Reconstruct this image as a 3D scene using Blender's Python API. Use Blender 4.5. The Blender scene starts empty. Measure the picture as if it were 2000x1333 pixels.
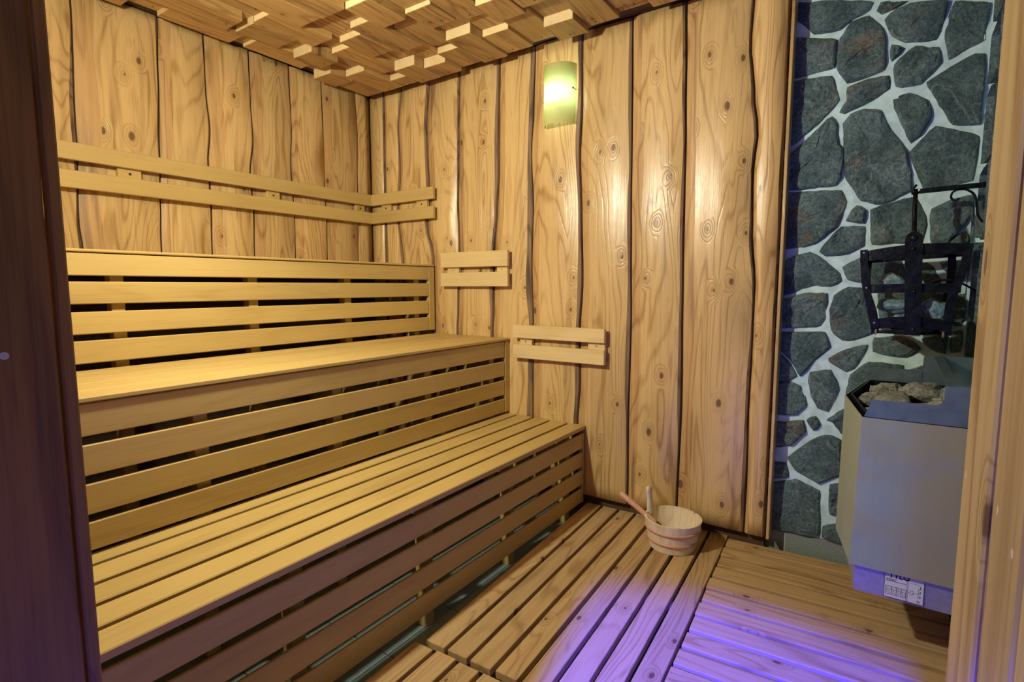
import bpy, bmesh, math, random
from mathutils import Vector, Matrix, noise
PI = math.pi
scene = bpy.context.scene
COL = scene.collection
# ------------------------------------------------------------------ camera
YAW, PITCH, ROLL, FPX = 0.6003, 0.1023, -0.0009, 1047.86
cam_d = bpy.data.cameras.new('camera'); cam = bpy.data.objects.new('camera', cam_d); COL.objects.link(cam)
Fv = Vector((-math.sin(YAW)*math.cos(PITCH), math.cos(YAW)*math.cos(PITCH), -math.sin(PITCH)))
Rv = Vector((math.cos(YAW), math.sin(YAW), 0)); Uv = Rv.cross(Fv)
R2 = Rv*math.cos(ROLL)+Uv*math.sin(ROLL); U2 = -Rv*math.sin(ROLL)+Uv*math.cos(ROLL)
m = Matrix((R2, U2, -Fv)).transposed().to_4x4(); m.translation = (2.7418, -2.4064, 1.1721)
cam.matrix_world = m
cam_d.sensor_fit = 'HORIZONTAL'; cam_d.sensor_width = 36.0; cam_d.lens = 36.0*FPX/2000; cam_d.clip_start = .02
scene.camera = cam
# ------------------------------------------------------------------ world, lights, exposure
w = bpy.data.worlds.new('world'); scene.world = w; w.use_nodes = True
w.node_tree.nodes['Background'].inputs[0].default_value = (.30, .40, .55, 1)
w.node_tree.nodes['Background'].inputs[1].default_value = .16
def light(name, kind, loc, energy, color, target=None, **kw):
    d = bpy.data.lights.new(name, kind); d.energy = energy; d.color = color
    for k, v in kw.items(): setattr(d, k, v)
    o = bpy.data.objects.new(name, d); COL.objects.link(o); o.location = loc
    if target is not None: o.rotation_euler = (Vector(target)-Vector(loc)).to_track_quat('-Z', 'Y').to_euler()
    return o
light('key_lamp', 'POINT', (1.28, -2.0, 1.9), 37, (1.0, 1.0, .80), shadow_soft_size=.035)
light('added_key_spot', 'SPOT', (1.28, -2.0, 1.9), 68, (1.0, 1.0, .80), target=(1.5, 0, 1.35), shadow_soft_size=.035, spot_size=math.radians(165), spot_blend=1.0)  # added spot at the key lamp, evens the light towards the back wall
light('violet_spot', 'SPOT', (2.62, -4.4, 2.3), 4300, (.02, .02, 1.0), target=(2.55, -2.76, 0), shadow_soft_size=.07, spot_size=math.radians(50), spot_blend=.08)
light('added_fill', 'AREA', (2.0, -3.3, 2.2), 3.0, (1.0, .70, .48), target=(1.6, -1.0, .6), size=.9)  # added soft fill outside the door, no known lamp there
vs = scene.view_settings
vs.view_transform = 'Standard'; vs.look = 'None'; vs.exposure = 0.22; vs.gamma = 1.0; vs.use_curve_mapping = False
scene.cycles.max_bounces = 8; scene.cycles.diffuse_bounces = 4
# ------------------------------------------------------------------ object helpers
def tag(o, label=None, cat=None, group=None, kind=None):
    if label: o['label'] = label
    if cat: o['category'] = cat
    if group: o['group'] = group
    if kind: o['kind'] = kind
    return o
def empty(name, loc=(0, 0, 0), parent=None):
    o = bpy.data.objects.new(name, None); COL.objects.link(o); o.location = loc; o.parent = parent
    o.empty_display_size = .05
    return o
def put(name, me, mat=None, parent=None, mw=None):
    if mat is not None and not me.materials:
        for q in (mat if isinstance(mat, (list, tuple)) else [mat]): me.materials.append(q)
    o = bpy.data.objects.new(name, me); COL.objects.link(o)
    if parent is not None: o.parent = parent
    if mw is not None:
        o.matrix_local = (Matrix.Translation(parent.matrix_world_loc).inverted() @ mw) if False else mw
    return o
def bm2me(bm, name, smooth=False):
    me = bpy.data.meshes.new(name); bm.to_mesh(me); bm.free()
    if smooth:
        for p in me.polygons: p.use_smooth = True
    return me
def box_bm(x0, x1, y0, y1, z0, z1, bev=.0015, seg=1):
    bm = bmesh.new(); bmesh.ops.create_cube(bm, size=1)
    for v in bm.verts: v.co = Vector(((x0+x1)/2+v.co.x*(x1-x0), (y0+y1)/2+v.co.y*(y1-y0), (z0+z1)/2+v.co.z*(z1-z0)))
    if bev: bmesh.ops.bevel(bm, geom=bm.edges[:], offset=bev, segments=seg, affect='EDGES', profile=.5)
    return bm
def join_bm(a, b):
    me = bpy.data.meshes.new('tmp'); b.to_mesh(me); b.free(); a.from_mesh(me); bpy.data.meshes.remove(me); return a
def frame(xa, ya, loc):
    X = Vector(xa); Y = Vector(ya); Z = X.cross(Y)
    m = Matrix((X, Y, Z)).transposed().to_4x4(); m.translation = loc; return m
CACHE = {}
def plank(name, mat, parent, xa, ya, c, L, W, T, bev=.002, off=(0, 0, 0)):
    """plank of length L along xa, width W along ya, thickness T; its face centre sits at c (world)"""
    key = (round(L, 4), round(W, 4), round(T, 4), bev, mat.name)
    if key not in CACHE: CACHE[key] = bm2me(box_bm(-L/2, L/2, -W/2, W/2, -T, 0, bev), name)
    base = Vector(parent['origin']) if parent is not None and 'origin' in parent else Vector((0, 0, 0))
    return put(name, CACHE[key], mat, parent, frame(xa, ya, Vector(c)-base))
def root(name, loc, label, cat, group=None):
    o = empty(name, loc); tag(o, label, cat, group); ORG[o.name] = Vector(loc); return o
ORG = {}
def tube_bm(pts, rad, seg=10, closed=False):
    bm = bmesh.new(); pts = [Vector(p) for p in pts]; n = len(pts)
    if not isinstance(rad, (list, tuple)): rad = [rad]*n
    rings = []; up = None
    for i, p in enumerate(pts):
        if closed: t = (pts[(i+1) % n]-pts[i-1]).normalized()
        else: t = (pts[min(i+1, n-1)]-pts[max(i-1, 0)]).normalized()
        if up is None: up = t.orthogonal().normalized()
        up = (up-t*up.dot(t)).normalized(); s = t.cross(up)
        rings.append([bm.verts.new(p+(up*math.cos(a)+s*math.sin(a))*rad[i]) for a in [2*PI*k/seg for k in range(seg)]])
    for i in range(n if closed else n-1):
        a, b = rings[i], rings[(i+1) % n]
        for k in range(seg): bm.faces.new((a[k], a[(k+1) % seg], b[(k+1) % seg], b[k]))
    if not closed:
        bm.faces.new(rings[0][::-1]); bm.faces.new(rings[-1])
    bmesh.ops.recalc_face_normals(bm, faces=bm.faces[:]); return bm
def ribbon_bm(pts, widths, thick, wdir):
    """flat bar following pts; wdir is the direction of its width"""
    bm = bmesh.new(); pts = [Vector(p) for p in pts]; n = len(pts); wd = Vector(wdir).normalized()
    if not isinstance(widths, (list, tuple)): widths = [widths]*n
    rings = []
    for i, p in enumerate(pts):
        t = (pts[min(i+1, n-1)]-pts[max(i-1, 0)]).normalized(); nn = t.cross(wd).normalized(); ww = nn.cross(t).normalized()
        a = widths[i]/2
        rings.append([bm.verts.new(p+ww*sx*a+nn*sy*thick/2) for sx, sy in ((-1, -1), (1, -1), (1, 1), (-1, 1))])
    for i in range(n-1):
        for k in range(4): bm.faces.new((rings[i][k], rings[i][(k+1) % 4], rings[i+1][(k+1) % 4], rings[i+1][k]))
    bm.faces.new(rings[0][::-1]); bm.faces.new(rings[-1])
    bmesh.ops.recalc_face_normals(bm, faces=bm.faces[:]); return bm
def prism_bm(poly, n0, n1, axis):
    """polygon (a,b) pairs extruded along axis between n0 and n1"""
    bm = bmesh.new()
    def P(a, b, n): return {'x': (n, a, b), 'y': (a, n, b), 'z': (a, b, n)}[axis]
    lo = [bm.verts.new(P(a, b, n0)) for a, b in poly]; hi = [bm.verts.new(P(a, b, n1)) for a, b in poly]
    k = len(poly)
    bm.faces.new(lo); bm.faces.new(hi[::-1])
    for i in range(k): bm.faces.new((lo[i], lo[(i+1) % k], hi[(i+1) % k], hi[i]))
    bmesh.ops.recalc_face_normals(bm, faces=bm.faces[:]); return bm
def part(name, bm, mat, parent, smooth=False, label=None):
    """bm is in world coordinates; the object sits under parent, whose origin is taken off"""
    org = ORG.get(parent.name, Vector((0, 0, 0))) if parent is not None else Vector((0, 0, 0))
    bmesh.ops.translate(bm, verts=bm.verts[:], vec=-org)
    o = put(name, bm2me(bm, name, smooth), mat, parent)
    if label: o['label'] = label
    return o
def sub(name, bm, mat, par, grand, smooth=False, label=None):
    org = ORG.get(grand.name, Vector((0, 0, 0))); bmesh.ops.translate(bm, verts=bm.verts[:], vec=-org-par.location)
    o = put(name, bm2me(bm, name, smooth), mat, par)
    if label: o['label'] = label
    return o
# ------------------------------------------------------------------ materials
def new_mat(name):
    m = bpy.data.materials.new(name); m.use_nodes = True; nt = m.node_tree; nt.nodes.clear()
    out = nt.nodes.new('ShaderNodeOutputMaterial'); b = nt.nodes.new('ShaderNodeBsdfPrincipled')
    nt.links.new(b.outputs[0], out.inputs[0]); return m, nt, b
class N:
    def __init__(s, nt): s.nt = nt
    def _set(s, i, v):
        if hasattr(v, 'is_linked') or hasattr(v, 'links'): s.nt.links.new(v, i)
        else:
            if hasattr(i.default_value, '__len__') and not hasattr(v, '__len__'): v = (v, v, v)
            i.default_value = v
    def math(s, op, a, b=0.0, c=0.0, clamp=False):
        n = s.nt.nodes.new('ShaderNodeMath'); n.operation = op; n.use_clamp = clamp
        s._set(n.inputs[0], a); s._set(n.inputs[1], b); s._set(n.inputs[2], c); return n.outputs[0]
    def vec(s, op, a, b=(0, 0, 0)):
        n = s.nt.nodes.new('ShaderNodeVectorMath'); n.operation = op; s._set(n.inputs[0], a); s._set(n.inputs[1], b); return n.outputs[0]
    def noise(s, v, sc, det=2, rough=.5, dist=0):
        n = s.nt.nodes.new('ShaderNodeTexNoise'); s._set(n.inputs['Vector'], v); n.inputs['Scale'].default_value = sc
        n.inputs['Detail'].default_value = det; n.inputs['Roughness'].default_value = rough; n.inputs['Distortion'].default_value = dist; return n.outputs['Fac']
    def voro(s, v, sc, feat='F1', rnd=1.0):
        n = s.nt.nodes.new('ShaderNodeTexVoronoi'); s._set(n.inputs['Vector'], v); n.inputs['Scale'].default_value = sc; n.feature = feat
        n.inputs['Randomness'].default_value = rnd; return n
    def ramp(s, f, a, b, lo=0.0, hi=1.0):
        n = s.nt.nodes.new('ShaderNodeMapRange'); n.interpolation_type = 'SMOOTHSTEP'; s._set(n.inputs[0], f)
        n.inputs[1].default_value = a; n.inputs[2].default_value = b; n.inputs[3].default_value = lo; n.inputs[4].default_value = hi; return n.outputs[0]
    def mix(s, f, a, b, mode='MIX'):
        n = s.nt.nodes.new('ShaderNodeMix'); n.data_type = 'RGBA'; n.blend_type = mode
        s._set(n.inputs[0], f)
        for i, v in ((6, a), (7, b)):
            if isinstance(v, (tuple, list)): n.inputs[i].default_value = (*v[:3], 1)
            else: s.nt.links.new(v, n.inputs[i])
        return n.outputs[2]
    def bump(s, h, strength, dist=.001):
        n = s.nt.nodes.new('ShaderNodeBump'); n.inputs['Strength'].default_value = strength; n.inputs['Distance'].default_value = dist
        s.nt.links.new(h, n.inputs['Height']); return n.outputs[0]
def wood(name, light_c, dark_c, knot_c=(.10, .045, .018), rings=26, ring_amt=.6, fine=.35, knots=1.0, rough=.42, bump=.5,
         tone=.18, stain=None, stain_amt=0.0, stretch=.16, kscale=1.0, spec=.5):
    m, nt, b = new_mat(name); n = N(nt)
    tc = nt.nodes.new('ShaderNodeTexCoord'); oi = nt.nodes.new('ShaderNodeObjectInfo')
    off = n.vec('SCALE', (37.1, 17.3, 11.9)); nt.links.new(oi.outputs['Random'], off.node.inputs['Scale'])
    p = n.vec('ADD', tc.outputs['Object'], off)
    pl = n.vec('MULTIPLY', p, (stretch*3.2, 3.2, 3.2))
    kv = n.voro(n.vec('MULTIPLY', p, (4.2*kscale, 7.0*kscale, 2.0)), 1.0); kv.voronoi_dimensions = '2D'
    kd = kv.outputs['Distance']; ksel = nt.nodes.new('ShaderNodeSeparateColor'); nt.links.new(kv.outputs['Color'], ksel.inputs[0])
    sel = n.math('GREATER_THAN', ksel.outputs[0], 1-.42*knots if knots else 2.0)
    krad = n.math('MULTIPLY_ADD', ksel.outputs[1], .06, .022)
    kn = n.math('MULTIPLY', n.ramp(n.math('DIVIDE', kd, krad), .75, 1.25, 1, 0), sel)
    halo = n.math('MULTIPLY', n.ramp(kd, 0.0, .30, 1, 0), sel)
    n1 = n.noise(pl, 1.0, 3, .45, .35)
    f = n.math('ADD', n1, n.math('MULTIPLY', halo, .13))
    ph = n.math('MULTIPLY', f, rings*6.2832)
    s = n.math('MULTIPLY_ADD', n.math('SINE', ph), .5, .5)
    line = n.math('POWER', s, 5.0)
    fn = n.noise(n.vec('MULTIPLY', p, (6, 210, 210)), 1.0, 3, .7)
    fn2 = n.noise(n.vec('MULTIPLY', p, (1.6, 60, 60)), 1.0, 3, .65)
    soft = n.noise(n.vec('MULTIPLY', p, (.9, 9, 9)), 1.0, 2, .5)
    amt = n.math('MULTIPLY', n.ramp(soft, .3, .62, .35, 1.0), ring_amt)
    g = n.math('MULTIPLY', line, amt)
    g = n.math('ADD', g, n.math('MULTIPLY', n.math('SUBTRACT', fn, .5), fine*3.0))
    g = n.math('ADD', g, n.math('MULTIPLY', n.math('SUBTRACT', fn2, .5), fine*3.4))
    g = n.math('ADD', g, n.math('MULTIPLY', n.math('SUBTRACT', soft, .42), .9), clamp=True)
    c = n.mix(g, light_c, dark_c)
    c = n.mix(n.math('MULTIPLY', n.ramp(n.noise(n.vec('MULTIPLY', p, (9, 90, 90)), 1.0, 2, .5), .64, .74), .35), c, dark_c)
    if stain:
        st = n.ramp(n.noise(n.vec('MULTIPLY', p, (.8, 14, 6)), 1.0, 3, .6, .4), .56, .66)
        c = n.mix(n.math('MULTIPLY', st, stain_amt), c, stain)
    c = n.mix(n.math('MULTIPLY', halo, .32), c, dark_c)
    c = n.mix(n.math('MULTIPLY', kn, .8), c, knot_c)
    v = n.math('MULTIPLY_ADD', oi.outputs['Random'], tone, 1-tone*.5)
    blot = n.math('MULTIPLY_ADD', n.noise(p, 2.2, 2), .3, .85)
    c = n.mix(1.0, c, n.vec('SCALE', (1, 1, 1)), 'MULTIPLY')
    sc_ = c.node.inputs[7].links[0].from_node; nt.links.new(n.math('MULTIPLY', v, blot), sc_.inputs['Scale'])
    nt.links.new(c, b.inputs['Base Color'])
    nt.links.new(n.math('MULTIPLY_ADD', fn2, .25, rough-.12), b.inputs['Roughness'])
    b.inputs['Specular IOR Level'].default_value = spec
    h = n.math('ADD', n.math('MULTIPLY', fn, .5), n.math('MULTIPLY', line, -.35))
    h = n.math('ADD', h, n.math('MULTIPLY', n.noise(n.vec('MULTIPLY', p, (2, 11, 11)), 1.0, 2), 1.3))
    nt.links.new(n.bump(h, bump, .0012), b.inputs['Normal'])
    return m
W_WALL = wood('varnished_spruce', (.69, .475, .20), (.36, .20, .065), rings=24, ring_amt=.6, fine=.28, rough=.29, bump=1.0, stain=(.22, .12, .06), stain_amt=.25, tone=.22)
W_EDGE = wood('live_edge_wood', (.58, .36, .14), (.30, .15, .05), rings=22, ring_amt=.6, fine=.4, rough=.45, bump=.9, stain=(.16, .085, .05), stain_amt=.5, knots=.4)
W_BARK = wood('bark_edge', (.25, .15, .075), (.07, .04, .02), rings=20, ring_amt=.8, fine=.6, rough=.7, bump=1.0, knots=0)
W_BENCH = wood('bench_alder', (.58, .41, .14), (.40, .25, .072), rings=9, ring_amt=.22, fine=.22, knots=0, rough=.5, bump=.3, tone=.10, kscale=.7)
W_BACK = wood('pale_backrest_wood', (.70, .53, .24), (.50, .33, .12), rings=9, ring_amt=.25, fine=.22, knots=0, rough=.5, bump=.3, tone=.08)
W_MAT = wood('duckboard_pine', (.54, .36, .17), (.31, .175, .07), rings=22, ring_amt=.6, fine=.33, knots=.75, rough=.75, spec=.2, bump=.6, tone=.16, kscale=1.3)
W_CEIL = wood('ceiling_larch', (.47, .285, .095), (.23, .11, .03), rings=20, ring_amt=.6, fine=.45, knots=.5, rough=.55, bump=.6, tone=.30, stain=(.12, .06, .03), stain_amt=.45, kscale=1.4)
W_END = wood('sawn_end_grain', (.78, .60, .30), (.58, .40, .17), rings=8, ring_amt=.3, fine=.2, knots=0, rough=.7, bump=.3)
W_JAMBD = wood('dark_door_frame', (.38, .165, .024), (.13, .05, .008), rings=14, ring_amt=.55, fine=.4, knots=.5, rough=.5, bump=.5, tone=.1, kscale=2.5)
W_JAMB = wood('pine_door_frame', (.56, .42, .15), (.30, .17, .05), rings=22, ring_amt=.75, fine=.45, knots=.5, rough=.4, bump=.5, tone=.2, kscale=2.0)
W_PALE = wood('pale_pine', (.84, .72, .52), (.66, .48, .30), rings=20, ring_amt=.5, fine=.25, knots=.25, rough=.55, bump=.3, tone=.12, kscale=3)
W_LADLE = wood('reddish_beech', (.62, .34, .20), (.44, .21, .11), rings=14, ring_amt=.3, fine=.25, knots=0, rough=.45, bump=.2)
W_DARK = wood('dark_backing_wood', (.10, .055, .025), (.05, .025, .012), rings=12, ring_amt=.4, fine=.3, knots=0, rough=.8, bump=.3)  # dark wood of the wall cores and ceiling slab
def stone_mat(name, a, c2, rust, spark=.5, rough=.75, rust_amt=.6):
    m, nt, b = new_mat(name); n = N(nt)
    tc = nt.nodes.new('ShaderNodeTexCoord'); oi = nt.nodes.new('ShaderNodeObjectInfo')
    off = n.vec('SCALE', (31.1, 12.3, 19.9)); nt.links.new(oi.outputs['Random'], off.node.inputs['Scale'])
    p = n.vec('ADD', tc.outputs['Object'], off)
    big = n.noise(p, 7, 4, .6, .5); fine = n.noise(p, 90, 5, .75); gr = n.noise(p, 330, 2, .8)
    c = n.mix(n.ramp(big, .3, .7), a, c2)
    rs = n.math('MULTIPLY', n.ramp(n.noise(p, 4.5, 3, .6, .3), .52, .68), rust_amt)
    rs = n.math('MULTIPLY', rs, n.ramp(oi.outputs['Random'], .35, .8))
    c = n.mix(rs, c, rust)
    c = n.mix(n.ramp(gr, .56, .74, 0, spark), c, (.42, .50, .50))
    vein = n.ramp(n.math('ABSOLUTE', n.math('SUBTRACT', n.noise(p, 5, 3, .5, .8), .5)), 0, .012, .35, 0)
    c = n.mix(vein, c, (.40, .46, .45))
    c = n.mix(1.0, c, n.mix(n.ramp(fine, .25, .7), (.38, .38, .38), (1.45, 1.45, 1.45)), 'MULTIPLY')
    nt.links.new(c, b.inputs['Base Color']); b.inputs['Roughness'].default_value = rough
    h = n.math('ADD', n.math('MULTIPLY', big, 3.0), n.math('MULTIPLY', fine, 1.0)); h = n.math('ADD', h, n.math('MULTIPLY', gr, .35))
    nt.links.new(n.bump(h, 1.0, .011), b.inputs['Normal']); return m
M_STONE = stone_mat('gneiss', (.058, .118, .128), (.17, .27, .285), (.28, .19, .11), .8)
M_ROCK = stone_mat('heater_rock', (.24, .27, .25), (.48, .47, .41), (.30, .22, .12), .4, rust_amt=.5)
M_ROCKB = stone_mat('basket_rock', (.20, .38, .46), (.42, .64, .74), (.3, .3, .25), .8, rust_amt=.2)
def plain(name, c, rough=.5, metal=0.0, c2=None, sc=30, bump=0.0, bsc=200, spec=.5, streak=None):
    m, nt, b = new_mat(name); n = N(nt); tc = nt.nodes.new('ShaderNodeTexCoord'); p = tc.outputs['Object']
    if c2: nt.links.new(n.mix(n.ramp(n.noise(p, sc, 4, .6, .3), .35, .68), c, c2), b.inputs['Base Color'])
    else: b.inputs['Base Color'].default_value = (*c, 1)
    b.inputs['Roughness'].default_value = rough; b.inputs['Metallic'].default_value = metal; b.inputs['Specular IOR Level'].default_value = spec
    if bump: nt.links.new(n.bump(n.noise(p, bsc, 4, .7), bump, .002), b.inputs['Normal'])
    return m
M_MORTAR = plain('pale_mortar', (.66, .90, .92), .9, c2=(.46, .66, .68), sc=14, bump=.9, bsc=55)
M_TILE = plain('grey_floor_tile', (.26, .32, .31), .45, c2=(.19, .235, .23), sc=160, bump=.15)
M_GROUT = plain('tile_grout', (.42, .46, .45), .9)
M_IRON = plain('black_wrought_iron', (.012, .016, .02), .38, .85, c2=(.03, .038, .045), sc=40, bump=.5, bsc=120)
M_RUST = plain('worn_iron_edge', (.25, .14, .07), .6, .5, c2=(.5, .42, .35), sc=120)
M_STEELB = plain('polished_guard_steel', (.30, .42, .50), .3, .7, c2=(.22, .33, .42), sc=22, bump=.1, bsc=60)
M_ZINC = plain('galvanised_base', (.50, .52, .56), .45, .7, c2=(.42, .44, .50), sc=60)
M_SCREW = plain('bright_screw', (.75, .74, .68), .3, .9)
M_BLACK = plain('black_print', (.01, .01, .012), .6)
M_LABEL = plain('label_paper', (.72, .73, .78), .5)
M_BRASS = plain('dark_clip_metal', (.18, .15, .10), .3, .9)
M_COPPER = plain('copper_wire', (.42, .26, .13), .35, .9, c2=(.2, .12, .06), sc=200)
M_DOWEL = plain('pale_dowel', (.72, .55, .34), .6)
M_DARKV = plain('dark_lobby_plaster', (.10, .085, .12), .9)
def heater_mat():
    m, nt, b = new_mat('brushed_heater_steel'); n = N(nt); tc = nt.nodes.new('ShaderNodeTexCoord'); p = tc.outputs['Object']
    sx = nt.nodes.new('ShaderNodeSeparateXYZ'); nt.links.new(p, sx.inputs[0])
    g = n.noise(n.vec('MULTIPLY', p, (40, 40, 2.5)), 1.0, 4, .6); q = n.noise(p, 9, 4, .6, .5)
    c = n.mix(g, (.30, .39, .31), (.42, .52, .41))
    # heat tint: yellowed near the top and towards the wall
    hz = n.math('MULTIPLY', n.ramp(n.math('ADD', sx.outputs[2], n.math('MULTIPLY', q, .12)), .36, .60), .45)
    hx = n.math('MULTIPLY', n.ramp(n.math('ADD', sx.outputs[0], n.math('MULTIPLY', q, .1)), .07, .24), .85)
    c = n.mix(n.math('MAXIMUM', n.math('MULTIPLY', hz, n.ramp(q, .35, .6)), hx), c, (.40, .36, .16))
    c = n.mix(n.ramp(n.noise(p, 5, 3, .6), .55, .7, 0, .35), c, (.26, .34, .38))
    nt.links.new(c, b.inputs['Base Color']); b.inputs['Metallic'].default_value = .2
    nt.links.new(n.math('MULTIPLY_ADD', g, .2, .38), b.inputs['Roughness'])
    nt.links.new(n.bump(n.noise(p, 240, 4, .7), .35, .0015), b.inputs['Normal']); return m
M_HEATER = heater_mat()
def shade_mat():
    m = bpy.data.materials.new('green_glass_shade'); m.use_nodes = True; nt = m.node_tree; nt.nodes.clear()
    out = nt.nodes.new('ShaderNodeOutputMaterial'); tr = nt.nodes.new('ShaderNodeBsdfTranslucent'); pr = nt.nodes.new('ShaderNodeBsdfPrincipled')
    mx = nt.nodes.new('ShaderNodeMixShader'); tr.inputs[0].default_value = (.90, 1.0, .68, 1)
    pr.inputs['Base Color'].default_value = (.95, .88, .40, 1); pr.inputs['Roughness'].default_value = .25
    mx.inputs[0].default_value = .38; nt.links.new(tr.outputs[0], mx.inputs[1]); nt.links.new(pr.outputs[0], mx.inputs[2]); nt.links.new(mx.outputs[0], out.inputs[0]); return m
M_SHADE = shade_mat()
def emit(name, c, s):
    m = bpy.data.materials.new(name); m.use_nodes = True; nt = m.node_tree; nt.nodes.clear()
    out = nt.nodes.new('ShaderNodeOutputMaterial'); e = nt.nodes.new('ShaderNodeEmission'); e.inputs[0].default_value = (*c, 1); e.inputs[1].default_value = s
    nt.links.new(e.outputs[0], out.inputs[0]); return m
M_BULB = emit('bulb_glow', (.75, 1.0, .95), 6)
# ------------------------------------------------------------------ the setting
def setting(name, bm=None, mat=None):
    o = part(name, bm, mat, None) if bm else empty(name)
    o['kind'] = 'structure'; return o
XR, YD = 3.03, -2.24
floor = setting('floor', box_bm(-.1, XR+.1, YD-2.6, .2, -.05, -.012, 0), M_GROUT)
# floor tiles, 20 cm
tm = bm2me(box_bm(-.1495, .1495, -.1495, .1495, -.03, 0, .001), 'tile')
for i in range(11):
    for j in range(14):
        x, y = -.0+.15+.302*i, .05-.302*j
        if x > XR+.15: continue
        put('tile', tm, M_TILE, floor, Matrix.Translation((x, y, 0)))
ceiling = setting('ceiling', box_bm(-.1, XR+.1, YD-.1, .2, 2.385, 2.44, 0), W_DARK)
wall_left = setting('wall_left', box_bm(-.08, -.045, YD-.1, .14, -.05, 2.4, 0), W_DARK)
wall_back = setting('wall_back', box_bm(-.08, 2.385, .045, .11, -.05, 2.4, 0), W_DARK)
wall_stone = setting('wall_right_back')
def smooth_poly(pts, z):
    """pts: (x, z) from top to bottom; monotone interpolation"""
    P = sorted(pts, key=lambda q: q[1])
    if z <= P[0][1]: return P[0][0]
    if z >= P[-1][1]: return P[-1][0]
    for a, b in zip(P, P[1:]):
        if a[1] <= z <= b[1]:
            t = (z-a[1])/(b[1]-a[1]); t = t*t*(3-2*t); return a[0]+(b[0]-a[0])*t
def live_board(name, L, R, z0, z1, lw, rw, T, proud, parent, mw, seed, amp=.0035):
    """board in local coords: X = height, Y = -across; L and R give the across position of its edges at a height"""
    bm = bmesh.new(); n = 34; rnd = random.Random(seed); ph = rnd.random()*40
    rings = []
    for i in range(n+1):
        z = z0+(z1-z0)*i/n
        wl = noise.noise(Vector((z*3.1, ph, 0)))*amp+noise.noise(Vector((z*11, ph, 3)))*amp*.35
        wr = noise.noise(Vector((z*3.1, ph+9, 0)))*amp+noise.noise(Vector((z*11, ph+9, 3)))*amp*.35
        a = L(z)+.0015; b = R(z)-.002
        l2 = max(.002, lw*(1+.55*noise.noise(Vector((z*2.3, ph+20, 0))))); r2 = max(.002, rw*(1+.9*noise.noise(Vector((z*2.9, ph+31, 0)))))
        bow = .0015*noise.noise(Vector((z*1.7, ph+50, 0)))
        pr = proud+bow
        prof = [(a, -T), (a+wl*.4, -.010+pr), (a+l2*.55+wl*.5, pr-.0030), (a+l2+wl*.5, pr), ((a+b)/2, pr+.001), (b-r2+wr*.5, pr-.0004), (b-.0045+wr*.35, pr-.0045), (b-.001+wr*.3, pr-.017), (b, -T)]
        rings.append([bm.verts.new((z, -x, h)) for x, h in prof])
    k = len(rings[0])
    for i in range(n):
        for j in range(k-1):
            f = bm.faces.new((rings[i][j], rings[i][j+1], rings[i+1][j+1], rings[i+1][j]))
            f.material_index = {0: 2, 1: 1, 2: 1, 3: 0, 4: 0, 5: 2, 6: 2, 7: 2}[j]
            f.smooth = j in (3, 4)
    bm.faces.new(rings[0]); bm.faces.new(rings[-1][::-1])
    bmesh.ops.recalc_face_normals(bm, faces=bm.faces[:])
    return put(name, bm2me(bm, name), [W_WALL, W_EDGE, W_BARK], parent, mw)
WA = [[(-1.522, 2.314), (-1.538, 1.795), (-1.553, 1.424), (-1.547, 1.33)], [(-1.204, 2.37), (-1.215, 2.114), (-1.23, 1.775), (-1.24, 1.545), (-1.247, 1.359)],
 [(-1.005, 2.343), (-1.007, 2.107), (-.997, 1.942), (-1.014, 1.768), (-1.011, 1.573), (-1.018, 1.348)], [(-.782, 2.347), (-.783, 2.12), (-.778, 1.941), (-.802, 1.755), (-.793, 1.546), (-.8, 1.359)],
 [(-.553, 2.33), (-.551, 2.046), (-.564, 1.822), (-.554, 1.572), (-.557, 1.358)], [(-.346, 2.323), (-.344, 2.123), (-.349, 1.772), (-.339, 1.565), (-.345, 1.353)],
 [(-.105, 2.348), (-.093, 2.122), (-.102, 1.778), (-.114, 1.363)]]
WB = [[(.125, 2.36), (.12, 1.848), (.118, 1.318)], [(.285, 2.382), (.251, 2.134), (.261, 1.889), (.234, 1.613), (.27, 1.313)], [(.514, 2.378), (.484, 2.096), (.496, 1.743), (.475, 1.535), (.525, 1.352)],
 [(.741, 2.357), (.729, 2.057), (.726, 1.805), (.72, 1.635), (.728, 1.404), (.715, 1.051), (.705, .9)],
 [(1.014, 2.375), (1.006, 2.012), (1.005, 1.746), (.994, 1.612), (.972, 1.338), (.967, 1.056), (.959, .913)], [(1.236, 2.373), (1.228, 2.103), (1.214, 1.852), (1.227, 1.592), (1.219, 1.276), (1.229, .953), (1.228, .51)],
 [(1.5, 2.345), (1.502, 2.052), (1.494, 1.814), (1.506, 1.519), (1.516, 1.194), (1.503, .939), (1.509, .679), (1.497, .486)], [(1.754, 2.348), (1.759, 2.004), (1.762, 1.663), (1.768, 1.312), (1.776, .976), (1.772, .581), (1.776, .135)],
 [(1.992, 2.378), (2.0, 2.065), (2.008, 1.744), (2.01, 1.416), (2.016, 1.078), (2.024, .614), (2.018, .117)],
 [(2.262, 2.32), (2.256, 2.148), (2.276, 1.948), (2.296, 1.785), (2.285, 1.646), (2.291, 1.399), (2.311, 1.169), (2.311, .913), (2.308, .651), (2.313, .384), (2.31, .097)]]
def edge(pts): return lambda z: smooth_poly(pts, z)
# left wall: local X = world Z, local Y = -world Y, face towards +X ; across = world Y
ea = [lambda z: -2.2, lambda z: -1.87]+[edge(p) for p in WA]+[lambda z: .004]
for i in range(len(ea)-1):
    lw, rw = [(.05, .012), (.05, .012), (.075, .012), (.045, .008), (.06, .008), (.055, .01), (.04, .01), (.055, .008), (.02, .001)][i]
    live_board('board', ea[i], ea[i+1], 1.22, 2.375, lw, rw, .035, random.Random(i+5).uniform(-.004, .001), wall_left, frame((0, 0, 1), (0, -1, 0), (0, 0, 0)), i)
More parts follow.
